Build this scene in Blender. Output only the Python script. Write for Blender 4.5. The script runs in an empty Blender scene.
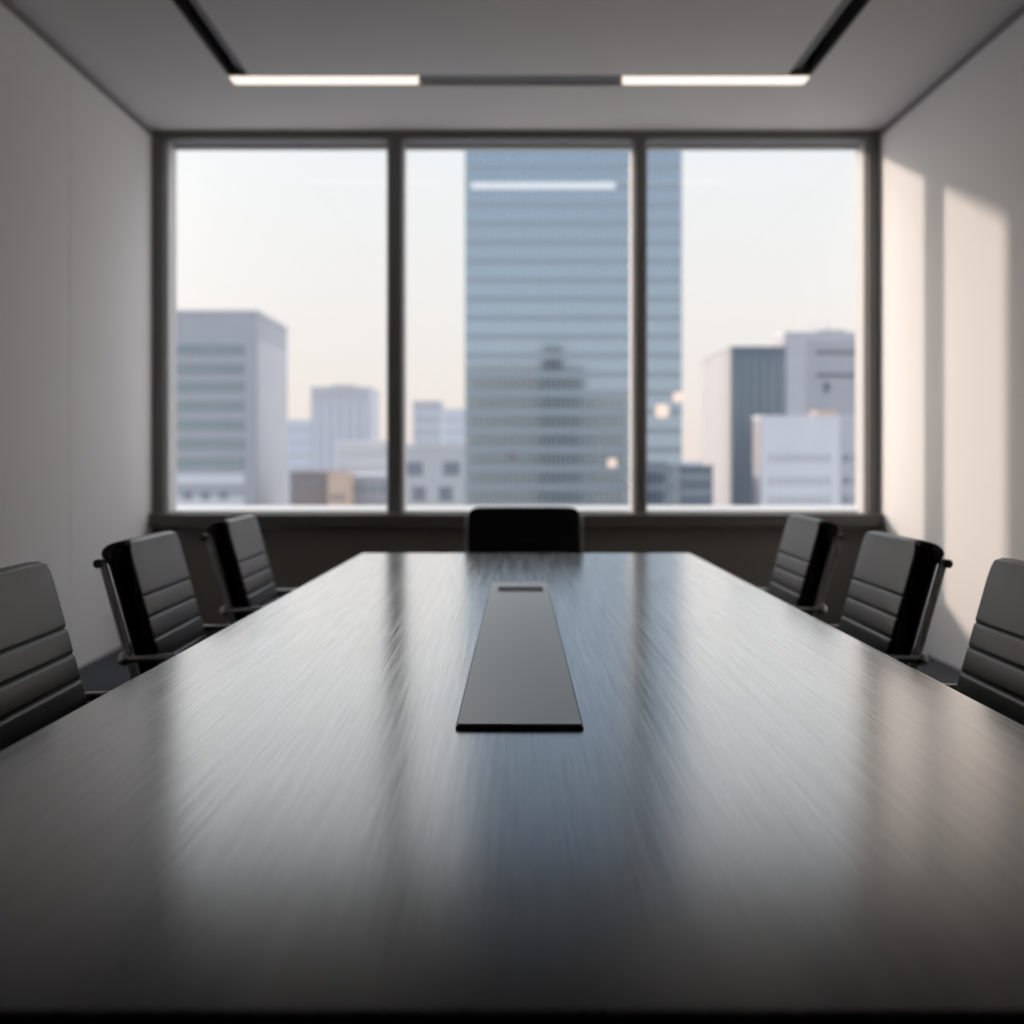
import bpy, bmesh, math, random
from mathutils import Vector, Matrix
random.seed(7)
C = bpy.context.scene.collection
SC = bpy.context.scene
PI = math.pi

# ------------------------------------------------------------------ materials
def new_mat(name):
    m = bpy.data.materials.new(name); m.use_nodes = True
    nt = m.node_tree
    return m, nt, nt.nodes['Principled BSDF']

def simple(name, col, rough=0.5, metal=0.0, ior=1.5, noise=0.0, nscale=8.0, bump=0.0, bscale=200.0):
    m, nt, b = new_mat(name)
    b.inputs['Base Color'].default_value = (*col, 1)
    b.inputs['Roughness'].default_value = rough
    b.inputs['Metallic'].default_value = metal
    b.inputs['IOR'].default_value = ior
    tc = nt.nodes.new('ShaderNodeTexCoord')
    if noise > 0:
        n = nt.nodes.new('ShaderNodeTexNoise'); n.inputs['Scale'].default_value = nscale
        n.inputs['Detail'].default_value = 4
        nt.links.new(tc.outputs['Object'], n.inputs['Vector'])
        r = nt.nodes.new('ShaderNodeMapRange')
        r.inputs['To Min'].default_value = 1 - noise; r.inputs['To Max'].default_value = 1 + noise
        nt.links.new(n.outputs['Fac'], r.inputs['Value'])
        v = nt.nodes.new('ShaderNodeVectorMath'); v.operation = 'SCALE'
        v.inputs[0].default_value = col
        nt.links.new(r.outputs['Result'], v.inputs['Scale'])
        nt.links.new(v.outputs['Vector'], b.inputs['Base Color'])
    if bump > 0:
        n2 = nt.nodes.new('ShaderNodeTexNoise'); n2.inputs['Scale'].default_value = bscale
        n2.inputs['Detail'].default_value = 3
        nt.links.new(tc.outputs['Object'], n2.inputs['Vector'])
        bp = nt.nodes.new('ShaderNodeBump'); bp.inputs['Strength'].default_value = bump
        bp.inputs['Distance'].default_value = 0.002
        nt.links.new(n2.outputs['Fac'], bp.inputs['Height'])
        nt.links.new(bp.outputs['Normal'], b.inputs['Normal'])
    return m

def wood_mat():
    m, nt, b = new_mat('dark_wood')
    tc = nt.nodes.new('ShaderNodeTexCoord')
    mp = nt.nodes.new('ShaderNodeMapping'); mp.inputs['Scale'].default_value = (150, 1.7, 30)
    nt.links.new(tc.outputs['Object'], mp.inputs['Vector'])
    n = nt.nodes.new('ShaderNodeTexNoise'); n.inputs['Scale'].default_value = 1.0
    n.inputs['Detail'].default_value = 5; n.inputs['Roughness'].default_value = 0.65
    nt.links.new(mp.outputs['Vector'], n.inputs['Vector'])
    mp2 = nt.nodes.new('ShaderNodeMapping'); mp2.inputs['Scale'].default_value = (330, 4.0, 60)
    nt.links.new(tc.outputs['Object'], mp2.inputs['Vector'])
    n2 = nt.nodes.new('ShaderNodeTexNoise'); n2.inputs['Scale'].default_value = 1.0
    n2.inputs['Detail'].default_value = 3
    nt.links.new(mp2.outputs['Vector'], n2.inputs['Vector'])
    cr = nt.nodes.new('ShaderNodeValToRGB')
    cr.color_ramp.elements[0].position = 0.32; cr.color_ramp.elements[0].color = (0.0065, 0.006, 0.006, 1)
    cr.color_ramp.elements[1].position = 0.72; cr.color_ramp.elements[1].color = (0.019, 0.0175, 0.017, 1)
    nt.links.new(n.outputs['Fac'], cr.inputs['Fac'])
    nt.links.new(cr.outputs['Color'], b.inputs['Base Color'])
    mr = nt.nodes.new('ShaderNodeMapRange')
    mr.inputs['From Min'].default_value = 0.3; mr.inputs['From Max'].default_value = 0.7
    mr.inputs['To Min'].default_value = WOOD_R[0]; mr.inputs['To Max'].default_value = WOOD_R[1]
    nt.links.new(n.outputs['Fac'], mr.inputs['Value'])
    nt.links.new(mr.outputs['Result'], b.inputs['Roughness'])
    add = nt.nodes.new('ShaderNodeMath'); add.operation = 'ADD'
    nt.links.new(n.outputs['Fac'], add.inputs[0]); nt.links.new(n2.outputs['Fac'], add.inputs[1])
    bp = nt.nodes.new('ShaderNodeBump'); bp.inputs['Strength'].default_value = 0.09
    bp.inputs['Distance'].default_value = 0.0008
    nt.links.new(add.outputs[0], bp.inputs['Height'])
    nt.links.new(bp.outputs['Normal'], b.inputs['Normal'])
    # polished lacquer: a glossy coat whose strength rises toward grazing angles
    b.inputs['Specular IOR Level'].default_value = 0.0
    g = nt.nodes.new('ShaderNodeBsdfGlossy'); g.inputs['Color'].default_value = (0.98, 0.98, 0.98, 1)
    nt.links.new(mr.outputs['Result'], g.inputs['Roughness']); nt.links.new(bp.outputs['Normal'], g.inputs['Normal'])
    lw = nt.nodes.new('ShaderNodeLayerWeight'); lw.inputs['Blend'].default_value = 0.5
    fr = nt.nodes.new('ShaderNodeMapRange'); fr.interpolation_type = 'SMOOTHSTEP'
    for k, v in (('From Min', 0.51), ('From Max', 0.94), ('To Min', 0.035), ('To Max', 0.94)): fr.inputs[k].default_value = v
    nt.links.new(lw.outputs['Facing'], fr.inputs['Value'])
    mx = nt.nodes.new('ShaderNodeMixShader')
    # open pores of the grain take the polish less well
    gr = nt.nodes.new('ShaderNodeMapRange')
    for k, v in (('From Min', 0.75), ('From Max', 1.2), ('To Min', 0.88), ('To Max', 1.04)): gr.inputs[k].default_value = v
    nt.links.new(add.outputs[0], gr.inputs['Value'])
    gm = nt.nodes.new('ShaderNodeMath'); gm.operation = 'MULTIPLY'
    nt.links.new(fr.outputs['Result'], gm.inputs[0]); nt.links.new(gr.outputs['Result'], gm.inputs[1])
    nt.links.new(gm.outputs[0], mx.inputs[0]); nt.links.new(b.outputs[0], mx.inputs[1]); nt.links.new(g.outputs[0], mx.inputs[2])
    nt.links.new(mx.outputs[0], nt.nodes['Material Output'].inputs['Surface'])
    return m
WOOD_R = (0.15, 0.24)

def glass_mat():
    m = bpy.data.materials.new('clear_glass'); m.use_nodes = True
    nt = m.node_tree; nt.nodes.clear()
    o = nt.nodes.new('ShaderNodeOutputMaterial')
    t = nt.nodes.new('ShaderNodeBsdfTransparent'); t.inputs['Color'].default_value = (0.985, 0.99, 0.99, 1)
    g = nt.nodes.new('ShaderNodeBsdfGlossy'); g.inputs['Roughness'].default_value = 0.01
    lw = nt.nodes.new('ShaderNodeLayerWeight'); lw.inputs['Blend'].default_value = 0.5
    p5 = nt.nodes.new('ShaderNodeMath'); p5.operation = 'POWER'; p5.inputs[1].default_value = 5.0
    nt.links.new(lw.outputs['Facing'], p5.inputs[0])
    f = nt.nodes.new('ShaderNodeMapRange'); f.inputs['To Min'].default_value = 0.02; f.inputs['To Max'].default_value = 0.6
    nt.links.new(p5.outputs[0], f.inputs['Value'])
    mx = nt.nodes.new('ShaderNodeMixShader')
    nt.links.new(f.outputs[0], mx.inputs[0]); nt.links.new(t.outputs[0], mx.inputs[1])
    nt.links.new(g.outputs[0], mx.inputs[2]); nt.links.new(mx.outputs[0], o.inputs[0])
    return m

def emit(name, col, s):
    m, nt, b = new_mat(name)
    b.inputs['Base Color'].default_value = (0.8, 0.8, 0.8, 1)
    b.inputs['Emission Color'].default_value = (*col, 1)
    b.inputs['Emission Strength'].default_value = s
    return m

M = dict(
    wall=simple('painted_wall', (0.79, 0.785, 0.79), 0.75, noise=0.03, nscale=1.5),
    ceiling=simple('painted_ceiling', (0.66, 0.65, 0.645), 0.8, noise=0.02, nscale=1.2),
    floor=simple('dark_carpet', (0.045, 0.046, 0.056), 0.95, noise=0.25, nscale=160, bump=0.6, bscale=600),
    gap=simple('painted_gap_shade', (0.24, 0.235, 0.23), 0.6, noise=0.04),
    frame=simple('window_frame_metal', (0.17, 0.168, 0.163), 0.45, noise=0.03, nscale=3),
    bead=simple('glazing_bead_metal', (0.62, 0.615, 0.61), 0.4, noise=0.03),
    panel=simple('sill_panel_dark', (0.20, 0.18, 0.162), 0.6, noise=0.06, nscale=4),
    ledge=simple('sill_ledge_dark', (0.11, 0.103, 0.096), 0.5, noise=0.05, nscale=4),
    stone=simple('outer_sill_stone', (0.52, 0.51, 0.50), 0.7, noise=0.04, nscale=3),
    glass=glass_mat(),
    wood=wood_mat(),
    pedestal=simple('black_pedestal', (0.015, 0.014, 0.014), 0.45, noise=0.05),
    plate=simple('satin_aluminium', (0.56, 0.55, 0.53), 0.42, 0.95, noise=0.03, nscale=3),
    plate_edge=simple('dark_anodised', (0.018, 0.018, 0.018), 0.35, 0.3, noise=0.03),
    leather=simple('black_leather', (0.011, 0.0108, 0.0112), 0.32, ior=1.40, noise=0.15, nscale=14, bump=0.04, bscale=260),
    chrome=simple('brushed_chrome', (0.92, 0.91, 0.89), 0.2, 1.0, noise=0.03),
    rail=simple('dark_chrome', (0.20, 0.198, 0.195), 0.3, 1.0, noise=0.03),
    plastic=simple('black_plastic', (0.018, 0.018, 0.018), 0.5, noise=0.03),
    slot=simple('slot_black', (0.008, 0.008, 0.008), 0.6, noise=0.03),
    slotgrey=simple('unlit_diffuser_grey', (0.10, 0.098, 0.095), 0.5, noise=0.03),
    dimdiff=simple('unlit_diffuser_pale', (0.28, 0.27, 0.26), 0.5, noise=0.03),
    lamp=emit('lit_diffuser', (1.0, 0.89, 0.75), 1.05),
)

# ------------------------------------------------------------------ geometry helpers
class MB:
    def __init__(s): s.bm = bmesh.new()
    def box(s, x0, x1, y0, y1, z0, z1):
        v = [s.bm.verts.new(p) for p in ((x0,y0,z0),(x1,y0,z0),(x1,y1,z0),(x0,y1,z0),(x0,y0,z1),(x1,y0,z1),(x1,y1,z1),(x0,y1,z1))]
        for f in ((0,3,2,1),(4,5,6,7),(0,1,5,4),(1,2,6,5),(2,3,7,6),(3,0,4,7)):
            s.bm.faces.new([v[i] for i in f])
        return s
    def prism(s, poly, z0, z1):
        a = [s.bm.verts.new((x, y, z0)) for x, y in poly]; b = [s.bm.verts.new((x, y, z1)) for x, y in poly]
        s.bm.faces.new(a[::-1]); s.bm.faces.new(b)
        n = len(poly)
        for i in range(n): s.bm.faces.new((a[i], a[(i+1)%n], b[(i+1)%n], b[i]))
        return s
    def sweep(s, pts, section, up=Vector((1,0,0)), scale=None):
        """sweep a closed 2-D section [(side, normal)] along pts; 'up' is the side axis hint"""
        pts = [Vector(p) for p in pts]; rings = []
        for i, p in enumerate(pts):
            t = (pts[min(i+1, len(pts)-1)] - pts[max(i-1, 0)]).normalized()
            a = (up - t*up.dot(t)).normalized(); b = t.cross(a)
            k = scale[i] if scale else 1
            rings.append([s.bm.verts.new(p + a*u*k + b*w*k) for u, w in section])
        n = len(section)
        for r0, r1 in zip(rings, rings[1:]):
            for i in range(n): s.bm.faces.new((r0[i], r0[(i+1)%n], r1[(i+1)%n], r1[i]))
        s.bm.faces.new(rings[0][::-1]); s.bm.faces.new(rings[-1])
        return s
    def tube(s, pts, r, up=Vector((1,0,0)), n=12, scale=None):
        return s.sweep(pts, [(r*math.cos(2*PI*i/n), r*math.sin(2*PI*i/n)) for i in range(n)], up, scale)
    def ball(s, c, r, n=12):
        bmesh.ops.create_uvsphere(s.bm, u_segments=n, v_segments=n-4, radius=r, matrix=Matrix.Translation(c)); return s
    def build(s, name, mat, parent=None, bevel=0, smooth=False, loc=None):
        bmesh.ops.recalc_face_normals(s.bm, faces=s.bm.faces)
        if bevel: bmesh.ops.bevel(s.bm, geom=list(s.bm.edges), offset=bevel, segments=2, affect='EDGES', profile=0.6)
        me = bpy.data.meshes.new(name); s.bm.to_mesh(me); s.bm.free()
        me.materials.append(mat)
        if smooth:
            me.polygons.foreach_set('use_smooth', [True]*len(me.polygons))
            me.set_sharp_from_angle(angle=math.radians(38))
        o = bpy.data.objects.new(name, me); C.objects.link(o)
        if parent: o.parent = parent
        if loc: o.location = loc
        return o

def tag(o, label, cat, group=None):
    o['label'] = label; o['category'] = cat
    if group: o['group'] = group
    return o
def struct(o): o['kind'] = 'structure'; return o
def empty(name, loc=(0,0,0), rz=0):
    o = bpy.data.objects.new(name, None); C.objects.link(o)
    o.location = loc; o.rotation_euler = (0, 0, rz); o.empty_display_size = 0.1
    return o
def copy_tree(o, parent=None):
    c = o.copy(); C.objects.link(c)
    if parent: c.parent = parent
    for ch in list(o.children): copy_tree(ch, c)
    return c

# ------------------------------------------------------------------ room shell
XL, XR, YB, YN, ZC = -2.35, 2.43, 7.57, -2.6, 3.29
struct(MB().box(XL-0.3, XR+0.3, YN-0.2, YB+0.25, -0.15, 0).build('floor', M['floor']))
# ceiling with a U-shaped slot
SL0, SL1, SR0, SR1, SF0, SF1 = -1.585, -1.465, 1.555, 1.69, 6.45, 6.63
cb = MB()
ZT = ZC + 0.16
for x0, x1, y0, y1 in ((XL-0.3, SL0, YN-0.2, SF1), (SR1, XR+0.3, YN-0.2, SF1), (SL1, SR0, YN-0.2, SF0),
                       (XL-0.3, XR+0.3, SF1, YB+0.25), (SL0, SL1, YN-0.2, -1.6), (SR0, SR1, YN-0.2, -1.6)):
    cb.box(x0, x1, y0, y1, ZC, ZT)
cb.box(XL-0.3, XR+0.3, YN-0.2, YB+0.25, ZT, ZT+0.1)
struct(cb.build('ceiling', M['ceiling']))
# walls
wl = MB().box(XL-0.25, XL-0.012, YN, YB+0.25, 0, ZC)
seams = [YN, -1.66, 0.29, 2.24, 4.19, 6.14, YB+0.02]
for a, b in zip(seams, seams[1:]): wl.box(XL-0.012, XL, a+0.003, b-0.003, 0, ZC)
struct(wl.build('wall_left', M['wall']))
struct(MB().box(XR, XR+0.25, YN, YB+0.25, 0, ZC).build('wall_right', M['wall']))
struct(MB().box(XL, XR, YN-0.2, YN, 0, ZC).build('wall_front', M['wall']))
# flat dark strips painting the shade of a shadow gap at the wall heads
struct(MB().box(XL, XL+0.006, YN, YB-0.05, ZC-0.045, ZC).build('trim_1', M['gap']))
struct(MB().box(XR-0.006, XR, YN, YB-0.05, ZC-0.045, ZC).build('trim_2', M['gap']))
# window wall: knee wall and ledge
struct(MB().box(XL, XR, YB, YB+0.25, 0, 0.70).build('wall_back', M['panel']))
struct(MB().box(XL, XR, YB-0.11, YB+0.02, 0.695, 0.777).build('trim_3', M['ledge'], bevel=0.006))
struct(MB().box(XL-0.3, XR+0.3, YB+0.25, YB+1.45, 0.60, 0.765).build('trim_4', M['stone'], bevel=0.01))
# window frame
YF, YG = YB-0.02, YB+0.19
JL, JR = -2.272, 2.352      # inner faces of the jambs
M1, M2 = (-0.80, -0.715), (0.822, 0.892)
ZH, ZS = 3.235, 0.772
fr = MB()
fr.box(XL, JL, YF, YG+0.06, 0.69, ZC); fr.box(JR, XR, YF, YG+0.06, 0.69, ZC)
fr.box(JL, JR, YF, YG+0.06, ZH, ZC); fr.box(JL, JR, YF+0.03, YG+0.06, 0.69, ZS)
struct(fr.build('trim_5', M['frame']))
struct(MB().box(*M1, YF, YG+0.06, ZS, ZH).build('trim_6', M['frame'], bevel=0.004))
struct(MB().box(*M2, YF, YG+0.06, ZS, ZH).build('trim_7', M['frame'], bevel=0.004))
for i, (a, b) in enumerate(((JL, M1[0]), (M1[1], M2[0]), (M2[1], JR))):
    w = struct(empty(f'window_{i+1}', (0, 0, 0)))
    e = 0.014
    bd = MB()
    bd.box(a, a+e, YF+0.05, YG+0.03, ZS, ZH); bd.box(b-e, b, YF+0.05, YG+0.03, ZS, ZH)
    bd.box(a+e, b-e, YG-0.03, YG+0.03, ZS, ZS+e); bd.box(a+e, b-e, YG-0.03, YG+0.03, ZH-e, ZH)
    bd.build('window_frame', M['bead'], w)
    MB().box(a+e, b-e, YG-0.004, YG+0.004, ZS+e, ZH-e).build('pane', M['glass'], w)

# ------------------------------------------------------------------ ceiling lights
def bar(name, mat, x0, x1, y0, y1, z0, z1, parent): return MB().box(x0, x1, y0, y1, z0, z1).build(name, mat, parent, bevel=0.003)
G1 = 'linear lights recessed in the ceiling slot'
def lit_bar(x0, x1, label):
    t = empty('ceiling_light', ((x0+x1)/2, (SF0+SF1)/2, ZC)); tag(t, label, 'light', G1)
    h = (x1-x0)/2; d = (SF1-SF0)/2
    b = MB()
    b.box(-h+0.002, h-0.002, -d+0.004, d-0.004, 0.06, 0.155)
    b.box(-h+0.002, h-0.002, -d+0.004, -d+0.016, 0.0, 0.06); b.box(-h+0.002, h-0.002, d-0.016, d-0.004, 0.0, 0.06)
    b.build('housing', M['dimdiff'], t)
    MB().box(-h+0.006, h-0.006, -d+0.017, d-0.017, 0.0, 0.058).build('diffuser', M['lamp'], t)
lit_bar(SL0, -0.52, 'lit white linear ceiling light at the left end of the slot above the window')
lit_bar(0.64, SR1, 'lit white linear ceiling light at the right end of the slot above the window')
t = empty('ceiling_light', (0.06, (SF0+SF1)/2, ZC)); tag(t, 'unlit grey middle section of the linear ceiling slot above the window', 'light', G1)
MB().box(-0.578, 0.578, -0.086, 0.086, 0.03, 0.155).build('housing', M['dimdiff'], t)
MB().box(-0.576, 0.576, -0.07, 0.07, 0.012, 0.029).build('diffuser', M['slotgrey'], t)
def track(x0, x1, inner, label):
    t = empty('ceiling_track', ((x0+x1)/2, 2.4, ZC)); tag(t, label, 'light track', 'dark tracks running along the ceiling')
    h = (x1-x0)/2; y0, y1 = -3.98, SF0-2.4-0.005
    MB().box(-h+0.003, h-0.003, y0, y1, 0.10, 0.155).build('housing', M['slot'], t)
    s = inner
    MB().box(*sorted((s*0.004, s*(h-0.006))), y0, y1, 0.03, 0.098).build('diffuser', M['slotgrey'], t)
    MB().box(*sorted((-s*(h-0.003), -s*(h-0.012))), y0, y1, 0.0, 0.098).build('flange', M['slot'], t)
    MB().box(*sorted((s*(h-0.005), s*(h-0.0005))), y0, y1, -0.004, 0.098).build('flange', M['dimdiff'], t)
track(SL0, SL1, 1, 'dark recessed ceiling track running toward the window on the left')
track(SR0, SR1, -1, 'dark recessed ceiling track running toward the window on the right')

# ------------------------------------------------------------------ table
ZTB = 0.74
tb = empty('conference_table', (0.04, 2.9, 0))
tag(tb, 'long dark wood conference table with a glossy top reflecting the window', 'table')
poly = [(-0.745, 0.867), (0.808, 0.867), (0.772, 4.93), (-0.634, 4.93)]
MB().prism([(x-0.04, y-2.9) for x, y in poly], ZTB-0.042, ZTB).build('table_top', M['wood'], tb, bevel=0.003)
for yy in (-1.25, 1.05):
    MB().box(-0.24, 0.24, yy-0.06, yy+0.06, 0.0, ZTB-0.042).build('pedestal', M['pedestal'], tb, bevel=0.004)
MB().box(-0.03, 0.03, -1.19, 0.99, 0.42, 0.62).build('stretcher', M['pedestal'], tb, bevel=0.004)

# cable cover plate
cp = empty('cable_box', (0.022, 2.745, ZTB), -0.0075)
tag(cp, 'long flat grey metal cable cover with a slot, set in the middle of the table', 'cable cover')
hx0, hx1, hy = 0.0980, 0.091, 0.985
MB().prism([(-hx0, -hy), (hx0, -hy), (hx1, hy), (-hx1, hy)], 0.0, 0.0045).build('base', M['plate_edge'], cp)
pl = MB(); sx0, sx1, sy0, sy1 = -0.064, 0.074, 0.72, 0.85
i = 0.003
A, B, Cc, D = (-hx0+i, -hy+i), (hx0-i, -hy+i), (hx1-i, hy-i), (-hx1+i, hy-i)
z0, z1 = 0.0047, 0.008
bm = pl.bm
def ringv(pts, z): return [bm.verts.new((x, y, z)) for x, y in pts]
ot, ob = ringv((A, B, Cc, D), z1), ringv((A, B, Cc, D), z0)
it = ringv(((sx0, sy0), (sx1, sy0), (sx1, sy1), (sx0, sy1)), z1); ib = ringv(((sx0, sy0), (sx1, sy0), (sx1, sy1), (sx0, sy1)), z0)
for k in range(4):
    j = (k+1) % 4
    bm.faces.new((ot[k], ot[j], it[j], it[k])); bm.faces.new((ob[k], ib[k], ib[j], ob[j]))
    bm.faces.new((ob[k], ob[j], ot[j], ot[k])); bm.faces.new((it[k], it[j], ib[j], ib[k]))
pl.build('cover', M['plate'], cp, bevel=0.0008)
MB().box(sx0+0.001, sx1-0.001, sy0+0.001, sy1-0.001, 0.0046, 0.0056).build('cable_slot', M['slot'], cp)

# ------------------------------------------------------------------ chairs
W = 0.46
def pad(loop, w, corner=None, grooves=None):
    """closed (y,z) loop, counter-clockwise, extruded along x with softened sides"""
    mb = MB(); bm = mb.bm
    n = len(loop); P = [Vector(p) for p in loop]
    N = []
    for k in range(n):
        t = P[(k+1) % n] - P[k-1]
        N.append(Vector((t.y, -t.x)).normalized())
    area = sum(P[k].x*P[(k+1) % n].y - P[(k+1) % n].x*P[k].y for k in range(n))
    if area < 0: N = [-v for v in N]
    cols = [(-1, 0.0, 0.010), (-1, 0.003, 0.0045), (-1, 0.008, 0.0012), (-1, 0.016, 0)] + [(0, f, 0) for f in (-0.5, 0, 0.5)] + \
           [(1, 0.016, 0), (1, 0.008, 0.0012), (1, 0.003, 0.0045), (1, 0.0, 0.010)]
    rings = []
    for sgn, d, ins in cols:
        x = sgn*(w/2-d) if sgn else d*(w/2-0.016)
        r = []
        for k in range(n):
            q = P[k]-N[k]*ins
            hw = corner(P[k]) if corner else 1
            r.append(bm.verts.new((x*hw, q.x, q.y)))
        rings.append(r)
    for r0, r1 in zip(rings, rings[1:]):
        for k in range(n): bm.faces.new((r0[k], r0[(k+1) % n], r1[(k+1) % n], r1[k]))
    f0 = bm.faces.new(rings[0]); f1 = bm.faces.new(rings[-1][::-1])
    bmesh.ops.triangulate(bm, faces=[f0, f1])
    return mb

U = Vector((-0.27, 0.963)); NF = Vector((0.963, 0.27))   # up the back, and out of its front face
TOP = Vector((-0.328, 0.942))
def bp(a, b): return TOP + U*a - NF*b                     # a up from the top (negative = down), b back from the front face
def back_loop():
    L = 0.50; T = 0.066
    gro = [0.156, 0.213, 0.270, 0.327, 0.384, 0.441]
    edges = [0.03] + gro + [L]
    front = []
    for q, (s0, s1) in enumerate(zip(edges, edges[1:])):
        g = [0.0, 0.0010, 0.0022, 0.0038, 0.0065, 0.0105]                # distance from the seam
        dep = [0.0042, 0.0034, 0.0019, 0.0008, 0.0002, 0.0]     # how deep the leather is pulled in
        if q == 0: front.append((-s0, 0.0))
        else: front += [(-(s0+a), b) for a, b in zip(g, dep)]
        if q == 0: front += [(-(s0+(s1-s0)*u), 0.0) for u in (0.2, 0.4, 0.6, 0.75)]
        else: front.append((-(s0+s1)/2, 0.0))
        front += [(-(s1-a), b) for a, b in zip(g[:0:-1], dep[:0:-1])]
    front.append((-L, 0.0))
    pts = [(-L, T)]
    back = [(-L+0.06*j, T) for j in range(1, 8)] + [(-0.046, T+0.0005), (-0.040, T+0.004), (-0.034, T+0.010), (-0.026, T+0.014), (-0.016, T+0.0145), (-0.007, T+0.011), (-0.001, T+0.003), (0.001, T-0.012), (0.0, 0.022), (-0.004, 0.008), (-0.013, -0.001)]
    pts += back
    pts += front
    return [bp(a, b) for a, b in pts]
def corner_back(p):
    d = -((p-TOP).dot(U)); r = 0.05
    if d >= r: return 1
    d = max(d, 0.0)
    return 1 - (r - math.sqrt(max(r*r-(r-d)**2, 0)))*0.95/(W/2)
def seat_loop():
    top = []
    ys = [-0.165+0.059*k for k in range(8)]
    for s0, s1 in zip(ys, ys[1:]):
        for j in range(8):
            u = j/8; puff = 0.005*(1-abs(2*u-1)**4)
            top.append((s0+(s1-s0)*u, 0.485+puff))
    y1 = ys[-1]
    arc = [(y1+0.0+0.028*math.sin(PI*j/6), 0.457+0.028*math.cos(PI*j/6)) for j in range(0, 7)]
    bot = [(y1-0.07*k, 0.429) for k in range(1, 6)] + [(-0.165, 0.429)]
    return [Vector(p) for p in (top+arc+bot)][::-1]

def make_chair():
    t = empty('office_chair')
    pad(back_loop(), W, corner_back).build('backrest', M['leather'], t, smooth=True)
    pad(seat_loop(), W).build('seat', M['leather'], t, smooth=True)
    for s in (-1, 1):
        x = s*(W/2+0.0075)
        path = [bp(-0.040, 0.074), bp(-0.10, 0.073), bp(-0.2, 0.073), bp(-0.3, 0.073), bp(-0.40, 0.072), bp(-0.46, 0.066)]
        e = path[-1]
        path += [Vector((e.x+0.02, e.y-0.035)), Vector((e.x+0.05, 0.425)), Vector((e.x+0.10, 0.415)), Vector((0.0, 0.415)), Vector((0.21, 0.418))]
        pts = [(x, p.x, p.y) for p in path]
        MB().sweep(pts, [(-0.006, -0.009), (0.006, -0.009), (0.006, 0.009), (-0.006, 0.009)]).build('side_rail', M['chrome'], t, bevel=0.002, smooth=True)
        kb = bp(-0.042, 0.083)
        kn = MB().tube([(s*(W/2-0.01), kb.x, kb.y), (s*(W/2+0.019), kb.x, kb.y)], 0.0115, Vector((0, 0, 1)))
        kn.build('end_cap', M['rail'], t, smooth=True)
        # armrest: slim chrome loop from the rail forward and down to the seat rail
        j = bp(-0.298, 0.076); xa = s*(W/2+0.024)
        ap = [(xa, j.x, j.y), (xa, j.x+0.10, j.y+0.004), (xa, 0.02, j.y+0.010), (xa, 0.09, j.y+0.008)]
        for q in range(1, 7):
            an = PI/2*q/6
            ap.append((xa, 0.09+0.06*math.sin(an), j.y+0.008-0.06*(1-math.cos(an))))
        ap += [(xa, 0.15, 0.50), (xa, 0.15, 0.425)]
        ar = MB().tube(ap, 0.0105).build('armrest', M['chrome'], t, smooth=True)
        MB().ball((s*(W/2+0.022), j.x-0.004, j.y), 0.018).build('arm_joint', M['chrome'], ar, smooth=True)
        MB().tube([(s*(W/2-0.004), 0.15, 0.425), (s*(W/2+0.03), 0.15, 0.425)], 0.011, Vector((0, 0, 1))).build('arm_bolt', M['chrome'], ar, smooth=True)
    kb = bp(-0.042, 0.083)
    MB().tube([(-W/2+0.01, kb.x, kb.y), (W/2-0.01, kb.x, kb.y)], 0.008, Vector((0, 0, 1))).build('cross_bar', M['rail'], t, smooth=True)
    MB().box(-0.22, 0.22, -0.06, 0.06, 0.395, 0.412).box(-0.07, 0.07, -0.09, 0.09, 0.36, 0.395).build('seat_plate', M['plastic'], t, bevel=0.004)
    MB().tube([(0, 0, 0.36), (0, 0, 0.2), (0, 0, 0.20), (0, 0, 0.09)], 0.026, scale=[0.7, 0.7, 1, 1]).build('gas_column', M['chrome'], t, smooth=True)
    st = MB().tube([(0, 0, 0.125), (0, 0, 0.075)], 0.045, n=20).build('base_hub', M['chrome'], t, smooth=True)
    for k in range(5):
        a = 2*PI*k/5+PI/2; c, s_ = math.cos(a), math.sin(a)
        leg = MB().sweep([(0.03*c, 0.03*s_, 0.105), (0.16*c, 0.16*s_, 0.095), (0.30*c, 0.30*s_, 0.072)],
                         [(-0.02, -0.012), (0.02, -0.012), (0.02, 0.012), (-0.02, 0.012)], Vector((-s_, c, 0)), [1, 0.85, 0.65]).build('base_leg', M['chrome'], t, smooth=True)
        cs = MB()
        for w in (-0.012, 0.012):
            cx, cy = 0.295*c - s_*w, 0.295*s_ + c*w
            cs.tube([(cx - s_*-0.008, cy + c*-0.008, 0.028), (cx - s_*0.008, cy + c*0.008, 0.028)], 0.028, Vector((0, 0, 1)), n=16)
        cs.box(0.295*c-0.006, 0.295*c+0.006, 0.295*s_-0.006, 0.295*s_+0.006, 0.028, 0.072)
        cs.build('caster', M['plastic'], leg, smooth=True)
    return t

chair = make_chair()
spots = [
    (-0.66, 2.235, -PI/2, 'black leather office chair cropped by the left edge of the photo, nearest on the left'),
    (-0.668, 3.215, -PI/2, 'black leather office chair in the middle of the left side of the table'),
    (-0.635, 4.13, -PI/2, 'black leather office chair on the left of the table, nearest the window'),
    (0.74, 2.32, PI/2, 'black leather office chair cropped by the right edge of the photo, nearest on the right'),
    (0.735, 3.215, PI/2, 'black leather office second along the right side of the table, by the sunlit wall'),
    (0.735, 4.16, PI/2, 'black leather office chair on the right of the table, nearest the window'),
    (0.065, 4.93, PI, 'black leather office chair at the far head of the table, its back to the window'),
]
for k, (x, y, rz, lab) in enumerate(spots):
    o = chair if k == 0 else copy_tree(chair)
    o.location = (x, y, 0); o.rotation_euler = (0, 0, rz)
    if k == 6: o.scale = (1.12, 1, 0.986)
    tag(o, lab, 'chair', 'black leather office chairs around the table')

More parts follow.
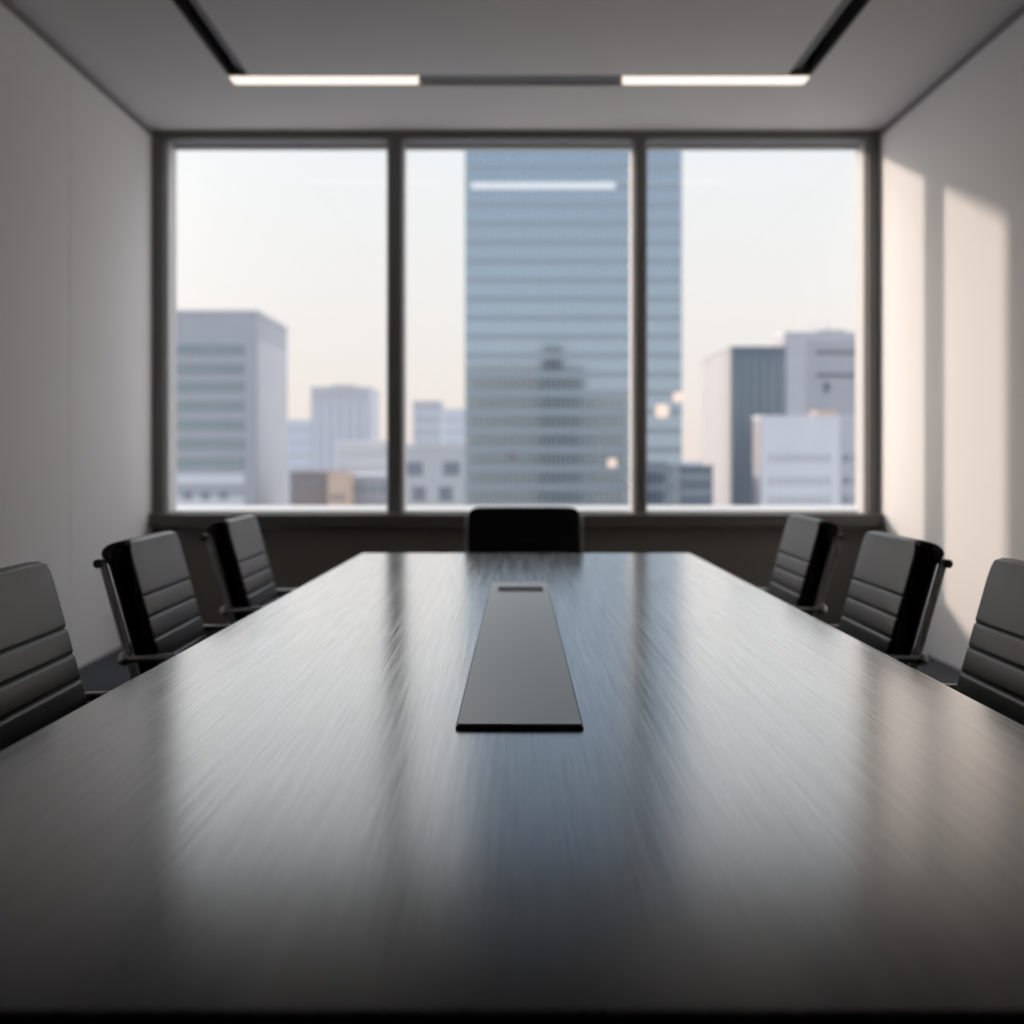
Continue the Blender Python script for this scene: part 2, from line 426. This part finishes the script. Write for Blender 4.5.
# ------------------------------------------------------------------ city outside
F = 1150.0
def PX(px, Y): return (px-510)*Y/F
def PZ(py, Y): return 1.16-(py-455)*Y/F
ZG = -60.0
def conc(name, col, rough=0.8): return simple(name, col, rough, noise=0.05, nscale=0.15)
B = dict(  # pale, mauve and haze colours have the distance haze painted in
    grey=conc('grey_concrete', (0.52, 0.52, 0.55)), pale=conc('hazed_concrete', (0.71, 0.71, 0.725)),
    white=conc('white_cladding', (0.85, 0.84, 0.86)), mauve=conc('hazed_mauve_cladding', (0.64, 0.63, 0.655)),
    haze=conc('hazed_blue_cladding', (0.74, 0.77, 0.83)), brown=conc('brown_brick', (0.36, 0.31, 0.30)),
    peach=conc('painted_sunlit_peach', (0.80, 0.60, 0.47)), slate=simple('slate_glass', (0.20, 0.235, 0.28), 0.25, 0.5, noise=0.06, nscale=0.2),  # peach is warm sunlight painted into the colour
    band=simple('band_window_glass', (0.32, 0.37, 0.39), 0.15, 0.6, noise=0.08, nscale=0.3),
    win=simple('small_window_glass', (0.30, 0.34, 0.39), 0.2, 0.5, noise=0.08, nscale=0.3),
    side=conc('grey_lavender_cladding', (0.40, 0.385, 0.40)), ground=conc('city_ground', (0.45, 0.45, 0.47)), dark=conc('dark_stone', (0.045, 0.05, 0.06)),
    tan=conc('tan_stone', (0.24, 0.23, 0.22)),
    tower=simple('curtain_wall_glass', (0.52, 0.60, 0.66), 0.06, 1.0, noise=0.05, nscale=0.3),
    spandrel=simple('blue_grey_spandrel', (0.46, 0.52, 0.57), 0.35, 0.6, noise=0.05, nscale=0.2),
    fin=simple('pale_fin_metal', (0.50, 0.53, 0.56), 0.4, 0.5, noise=0.03),
    brightband=emit('pale_emissive_band', (0.93, 0.97, 1.0), 0.36),
    orangewin=emit('orange_emissive_window', (1.0, 0.62, 0.38), 0.72),
)
struct(MB().box(-1500, 1500, -600, 3000, ZG-1, ZG).build('ground', B['ground']))

def building(label, px0, px1, py, Y, depth, mat, roof=None, roof_h=1.0, cat='building'):
    """front face spans px0..px1 at distance Y with its roofline at py"""
    x0, x1, zt = PX(px0, Y), PX(px1, Y), PZ(py, Y)
    t = empty('building', ((x0+x1)/2, Y, ZG)); tag(t, label, cat, 'city buildings outside the window')
    h = (x1-x0)/2
    MB().box(-h, h, 0, depth, 0, zt-ZG).build('wall', mat, t)
    if roof:
        MB().box(-h-0.15, h+0.15, -0.15, depth+0.15, zt-ZG, zt-ZG+roof_h).build('parapet', roof, t)
    return t, h, zt-ZG, depth
def front_bands(t, mat, x0, x1, zs, hh, name='window_band', out=0.12):
    base = MB().box(x0, x1, -out, 0.05, 0, hh).build(name, mat, t, loc=(0, 0, zs[0]))
    for z in zs[1:]:
        c = base.copy(); C.objects.link(c); c.location = (0, 0, z)
def front_windows(t, mat, xs, zs, w, hh, name='window', y=0):
    base = None
    for z in zs:
        for x in xs:
            if base is None: base = o = MB().box(-w/2, w/2, -0.12, 0.05, 0, hh).build(name, mat, t)
            else: o = base.copy(); C.objects.link(o)
            o.location = (x, y, z)
def side_windows(t, mat, x, ys, zs, w, hh, name='window'):
    base = None
    for z in zs:
        for y in ys:
            if base is None: base = o = MB().box(-0.1, 0.1, -w/2, w/2, 0, hh).build(name, mat, t)
            else: o = base.copy(); C.objects.link(o)
            o.location = (x, y, z)

# A: banded office block on the left
Y = 200
t, h, H, d = building('grey office block with horizontal window bands at the left of the window', 105, 257, 313, Y, 27, B['grey'], B['mauve'], 0.5)
k = Y/F
zs = [PZ(y_, Y)-ZG for y_ in (355, 374, 392, 411, 430, 449, 468)]
front_bands(t, B['band'], -h+0.3, h-2.2, zs, 1.75)
front_bands(t, B['white'], -h+0.3, h-2.2, [PZ(y_, Y)-ZG for y_ in (484, 507)], 1.7, 'spandrel')
front_windows(t, B['win'], [-h+2+3.1*i_ for i_ in range(7)], [PZ(500, Y)-ZG], 1.5, 1.4)
MB().box(h, h+0.12, 0.4, d-0.2, 0, H-4.5).build('side_cladding', B['mauve'], t)
# far left background
t, h, H, d = building('pale lavender slab with vertical ribs behind the left office block', 311, 370, 389, 420, 30, B['mauve'], B['pale'], 0.8)
front_windows(t, B['haze'], [-h+1.9+3.5*i_ for i_ in range(6)], [20], 1.2, H-24, 'rib')
front_windows(t, B['pale'], [h*0.1], [H], 9, 1.6, 'plant_room')
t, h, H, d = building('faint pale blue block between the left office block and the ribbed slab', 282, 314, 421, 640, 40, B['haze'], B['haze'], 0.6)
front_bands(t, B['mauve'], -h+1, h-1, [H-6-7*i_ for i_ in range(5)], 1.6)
t, h, H, d = building('white low block in front of the ribbed slab, left of the first mullion', 337, 392, 443, 300, 30, B['pale'], B['white'], 0.6)
front_bands(t, B['mauve'], -h+0.6, h-0.6, [H-3.5-3.6*i_ for i_ in range(3)], 1.2)
t, h, H, d = building('small brown building low beside the banded office block', 290, 328, 474, 190, 20, B['brown'], B['brown'], 0.4)
front_windows(t, B['win'], [-h+1.2+1.9*i_ for i_ in range(3)], [H-2.2], 0.9, 1.0)
t, h, H, d = building('small building low between brown and grey ones, warm sunlight painted on it as peach', 328, 347, 475, 185, 8, B['peach'], B['peach'], 0.3)
front_windows(t, B['brown'], [-0.6, 0.6], [H-4.2], 0.6, 1.2)
t, h, H, d = building('small grey building low at the left mullion', 347, 396, 478, 195, 20, B['grey'], B['mauve'], 0.4)
front_windows(t, B['win'], [-h+1.2+1.6*i_ for i_ in range(4)], [H-2.4], 0.8, 1.1)
# middle
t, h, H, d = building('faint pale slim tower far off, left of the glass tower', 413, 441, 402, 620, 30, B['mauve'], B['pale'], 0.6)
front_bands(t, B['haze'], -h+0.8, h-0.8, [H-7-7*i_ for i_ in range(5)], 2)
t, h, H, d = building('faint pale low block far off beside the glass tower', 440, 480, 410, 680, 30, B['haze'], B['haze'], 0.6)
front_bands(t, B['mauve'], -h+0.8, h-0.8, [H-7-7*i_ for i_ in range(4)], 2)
t, h, H, d = building('white low building with square grey windows left of the glass tower', 396, 472, 447, 260, 30, B['pale'], B['white'], 0.6)
front_windows(t, B['win'], [-h+4.2, -h+12.5], [H-6.4], 3.6, 3.0)
front_windows(t, B['win'], [-h+5.2, -h+11.2], [H-12.2], 3.0, 3.2)
# J: glass tower
Y = 220
x0, x1 = PX(465, Y), PX(682, Y)
t = empty('office_building', ((x0+x1)/2, Y, ZG)); tag(t, 'tall blue glass office tower with floor bands and fins behind the middle mullion', 'building', 'city buildings outside the window')
h = (x1-x0)/2
MB().box(-h, h, 0, 6, 0, 150).build('curtain_wall', B['tower'], t)
zs = [PZ(528, Y)-ZG+3.6*i_ for i_ in range(24)]
front_bands(t, B['spandrel'], -h, h, zs, 1.15, 'spandrel', 0.03)
front_windows(t, B['fin'], [-h+0.4+0.92*i_ for i_ in range(45)], [45], 0.2, 100, 'fin')
front_windows(t, B['brightband'], [PX(543, Y)-(x0+x1)/2], [PZ(189, Y)-ZG], (615-471)*Y/F, 1.2, 'bright_band', -0.12)  # pale emissive strip across the upper tower front
for px, py, w in ((662, 411, 2.4), (678, 397, 1.8), (612, 463, 1.6)):
    front_windows(t, B['orangewin'], [PX(px, Y)-(x0+x1)/2], [PZ(py, Y)-ZG-w/2], w, w, 'orange_window', -0.12)  # orange emissive squares on the tower front
# right
t, h, H, d = building('small dark grey block low at the foot of the glass tower, right side', 680, 713, 467, 185, 15, B['slate'], B['slate'], 0.3)
front_bands(t, B['band'], -h+0.3, h-0.3, [H-2-2.5*i_ for i_ in range(3)], 0.8)
Y = 220
t, h, H, d = building('slate blue glass block with a paler left side, right of the glass tower', 732, 786, 348, Y, 34, B['slate'], B['slate'], 0.3)
MB().box(-h-0.15, -h, 0.2, d-0.2, 0, H).build('side_cladding', B['side'], t)
front_windows(t, B['band'], [-h+1.0+1.7*i_ for i_ in range(6)], [2], 0.5, H-4, 'rib')
t, h, H, d = building('pale lavender tall block at the right of the window with roof plant', 785, 905, 334, 330, 12, B['mauve'], B['mauve'], 0.6)
front_windows(t, B['grey'], [-h*0.10], [2], 34-15, H-4, 'wall_panel')
front_bands(t, B['win'], -h+9, h-12, [PZ(354, 330)-ZG, PZ(377, 330)-ZG], 0.9)
front_windows(t, B['win'], [-h+11.5, -h+12.5], [PZ(392, 330)-ZG], 0.8, 2.6)
front_windows(t, B['mauve'], [-h+9, -h+13.5], [H], 0.35, 3.6, 'antenna', 4)
MB().box(-h-0.15, -h, 0.2, d-0.2, 0, H).build('side_cladding', B['side'], t)
front_windows(t, B['grey'], [-h+14], [H], 8, 1.5, 'plant_room', 3)
Y = 180
t, h, H, d = building('white low building with rows of small windows at the lower right of the window', 761, 840, 418, Y, 5.5, B['white'], B['white'], 0.4)
front_windows(t, B['mauve'], [-h+1.6+1.25*i_ for i_ in range(8)], [PZ(462, Y)-ZG, PZ(485, Y)-ZG, PZ(504, Y)-ZG], 0.85, 1.2)
MB().box(-h-0.15, -h, 0.2, d-0.2, 0, H).build('side_cladding', B['side'], t)
MB().box(h-3.6, h-0.2, 0.6, 5, H, H+1.2).build('roof_hut', B['peach'], t)  # sunlit warmth of the roof painted in as peach
t, h, H, d = building('pale grey wing at the right edge of the window beside the white low building', 840.5, 900, 418, 184, 25, B['mauve'], B['pale'], 0.4)
front_windows(t, B['win'], [-h+0.9+1.7*i_ for i_ in range(3)], [PZ(462, Y)-ZG, PZ(485, Y)-ZG, PZ(504, Y)-ZG], 0.9, 1.2)
# low far skyline, closing the gaps towards the horizon
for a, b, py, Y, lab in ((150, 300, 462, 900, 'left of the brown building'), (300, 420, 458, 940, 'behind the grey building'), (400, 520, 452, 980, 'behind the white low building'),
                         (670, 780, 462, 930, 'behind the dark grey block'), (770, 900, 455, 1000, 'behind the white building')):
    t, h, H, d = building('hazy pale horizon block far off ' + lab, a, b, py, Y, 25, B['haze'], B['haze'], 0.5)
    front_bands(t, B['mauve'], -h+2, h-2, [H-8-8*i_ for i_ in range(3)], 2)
# buildings across the street behind the room: seen mirrored in the glass tower
def behind(label, x0, x1, ztop, mat, y=-100, extra=None):
    t = empty('building', ((x0+x1)/2, y, ZG)); tag(t, label, 'building', 'city buildings mirrored in the glass tower')
    h = (x1-x0)/2
    MB().box(-h, h, -25, 0, 0, ztop-ZG).build('wall', mat, t)
    base = None
    for i_ in range(int((ztop-ZG)//4)):
        if i_ < 10: continue
        if base is None: base = o = MB().box(-h+0.6, h-0.6, -0.1, 0.15, 0, 1.8).build('window_band', B['band'], t)
        else: o = base.copy(); C.objects.link(o)
        o.location = (0, 0, 4*i_)
    if extra: MB().box(extra[0]-(x0+x1)/2, extra[1]-(x0+x1)/2, -20, -0.5, ztop-ZG, extra[2]-ZG).build('plant_room', mat, t)
behind('dark stepped tower seen as a reflection in the middle of the glass tower', 14.3, 35, 42, B['dark'], extra=(15.5, 25, 52))
behind('broad tan office block seen as a reflection in the left half of the glass tower', -21, 14, 43, B['tan'], y=-100.5)
behind('lower tan block seen as a reflection in the glass tower near the middle mullion', 38, 56, 29, B['tan'])

# ------------------------------------------------------------------ sky and sun
SUN = Vector((1.44, -1.0, -0.42))
w = bpy.data.worlds.new('sky'); SC.world = w; w.use_nodes = True
nt = w.node_tree; bg = nt.nodes['Background']
tc = nt.nodes.new('ShaderNodeTexCoord'); sp = nt.nodes.new('ShaderNodeSeparateXYZ')
nt.links.new(tc.outputs['Generated'], sp.inputs[0])
def ramp(stops):
    r = nt.nodes.new('ShaderNodeValToRGB'); e = r.color_ramp.elements
    e[0].position, e[0].color = stops[0][0], (*stops[0][1], 1)
    e[1].position, e[1].color = stops[-1][0], (*stops[-1][1], 1)
    for p, c in stops[1:-1]:
        n = e.new(p); n.color = (*c, 1)
    return r
# toward the sun side (+Y): warm at the horizon, milky white above
r1 = ramp([(0.0, (0.93, 0.82, 0.75)), (0.06, (0.95, 0.88, 0.83)), (0.14, (0.95, 0.93, 0.91)), (0.26, (0.93, 0.95, 0.97)), (0.55, (2.0, 2.08, 2.2)), (1.0, (2.5, 2.6, 2.8))])
# away from the sun (-Y): clear blue
r2 = ramp([(0.0, (0.80, 0.81, 0.83)), (0.10, (0.74, 0.80, 0.86)), (0.30, (0.50, 0.61, 0.76)), (1.0, (0.54, 0.60, 0.70))])
nt.links.new(sp.outputs['Z'], r1.inputs['Fac']); nt.links.new(sp.outputs['Z'], r2.inputs['Fac'])
mr = nt.nodes.new('ShaderNodeMapRange'); mr.inputs['From Min'].default_value = -0.5; mr.inputs['From Max'].default_value = 0.4
mr.interpolation_type = 'SMOOTHSTEP'
nt.links.new(sp.outputs['Y'], mr.inputs['Value'])
mx = nt.nodes.new('ShaderNodeMix'); mx.data_type = 'RGBA'
nt.links.new(mr.outputs['Result'], mx.inputs['Factor'])
nt.links.new(r2.outputs['Color'], mx.inputs['A']); nt.links.new(r1.outputs['Color'], mx.inputs['B'])
# broad bright haze around the sun
nm = nt.nodes.new('ShaderNodeVectorMath'); nm.operation = 'DOT_PRODUCT'
nm.inputs[1].default_value = tuple(-SUN.normalized()); nt.links.new(tc.outputs['Generated'], nm.inputs[0])
m0 = nt.nodes.new('ShaderNodeMath'); m0.operation = 'MAXIMUM'; m0.inputs[1].default_value = 0; nt.links.new(nm.outputs['Value'], m0.inputs[0])
m1 = nt.nodes.new('ShaderNodeMath'); m1.operation = 'POWER'; m1.inputs[1].default_value = 17; nt.links.new(m0.outputs[0], m1.inputs[0])
gv = nt.nodes.new('ShaderNodeVectorMath'); gv.operation = 'SCALE'; gv.inputs[0].default_value = (5.2, 4.4, 3.7)
nt.links.new(m1.outputs[0], gv.inputs['Scale'])
ga = nt.nodes.new('ShaderNodeVectorMath'); ga.operation = 'ADD'
nt.links.new(mx.outputs['Result'], ga.inputs[0]); nt.links.new(gv.outputs['Vector'], ga.inputs[1])
nt.links.new(ga.outputs['Vector'], bg.inputs['Color'])
bg.inputs['Strength'].default_value = 1.0

sd = bpy.data.lights.new('sun', 'SUN'); sd.energy = 2.45; sd.color = (1.0, 0.82, 0.68); sd.angle = math.radians(2.0)
so = bpy.data.objects.new('sun', sd); C.objects.link(so)
so.rotation_euler = SUN.to_track_quat('-Z', 'Y').to_euler()
so.location = (-20, 20, 20)

# ------------------------------------------------------------------ camera
cd = bpy.data.cameras.new('camera'); co = bpy.data.objects.new('camera', cd); C.objects.link(co)
co.location = (0, 0, 1.16); co.rotation_euler = (PI/2, 0, 0)
cd.sensor_width = 36; cd.lens = 36*F/1024
cd.shift_x = 2/1024; cd.shift_y = -57/1024
cd.clip_start = 0.05; cd.clip_end = 5000
cd.dof.use_dof = True; cd.dof.focus_distance = 2.1; cd.dof.aperture_fstop = 2.5
SC.camera = co
vs = SC.view_settings
vs.view_transform = 'Standard'; vs.look = 'None'; vs.exposure = 0.0; vs.gamma = 1.0; vs.use_curve_mapping = False
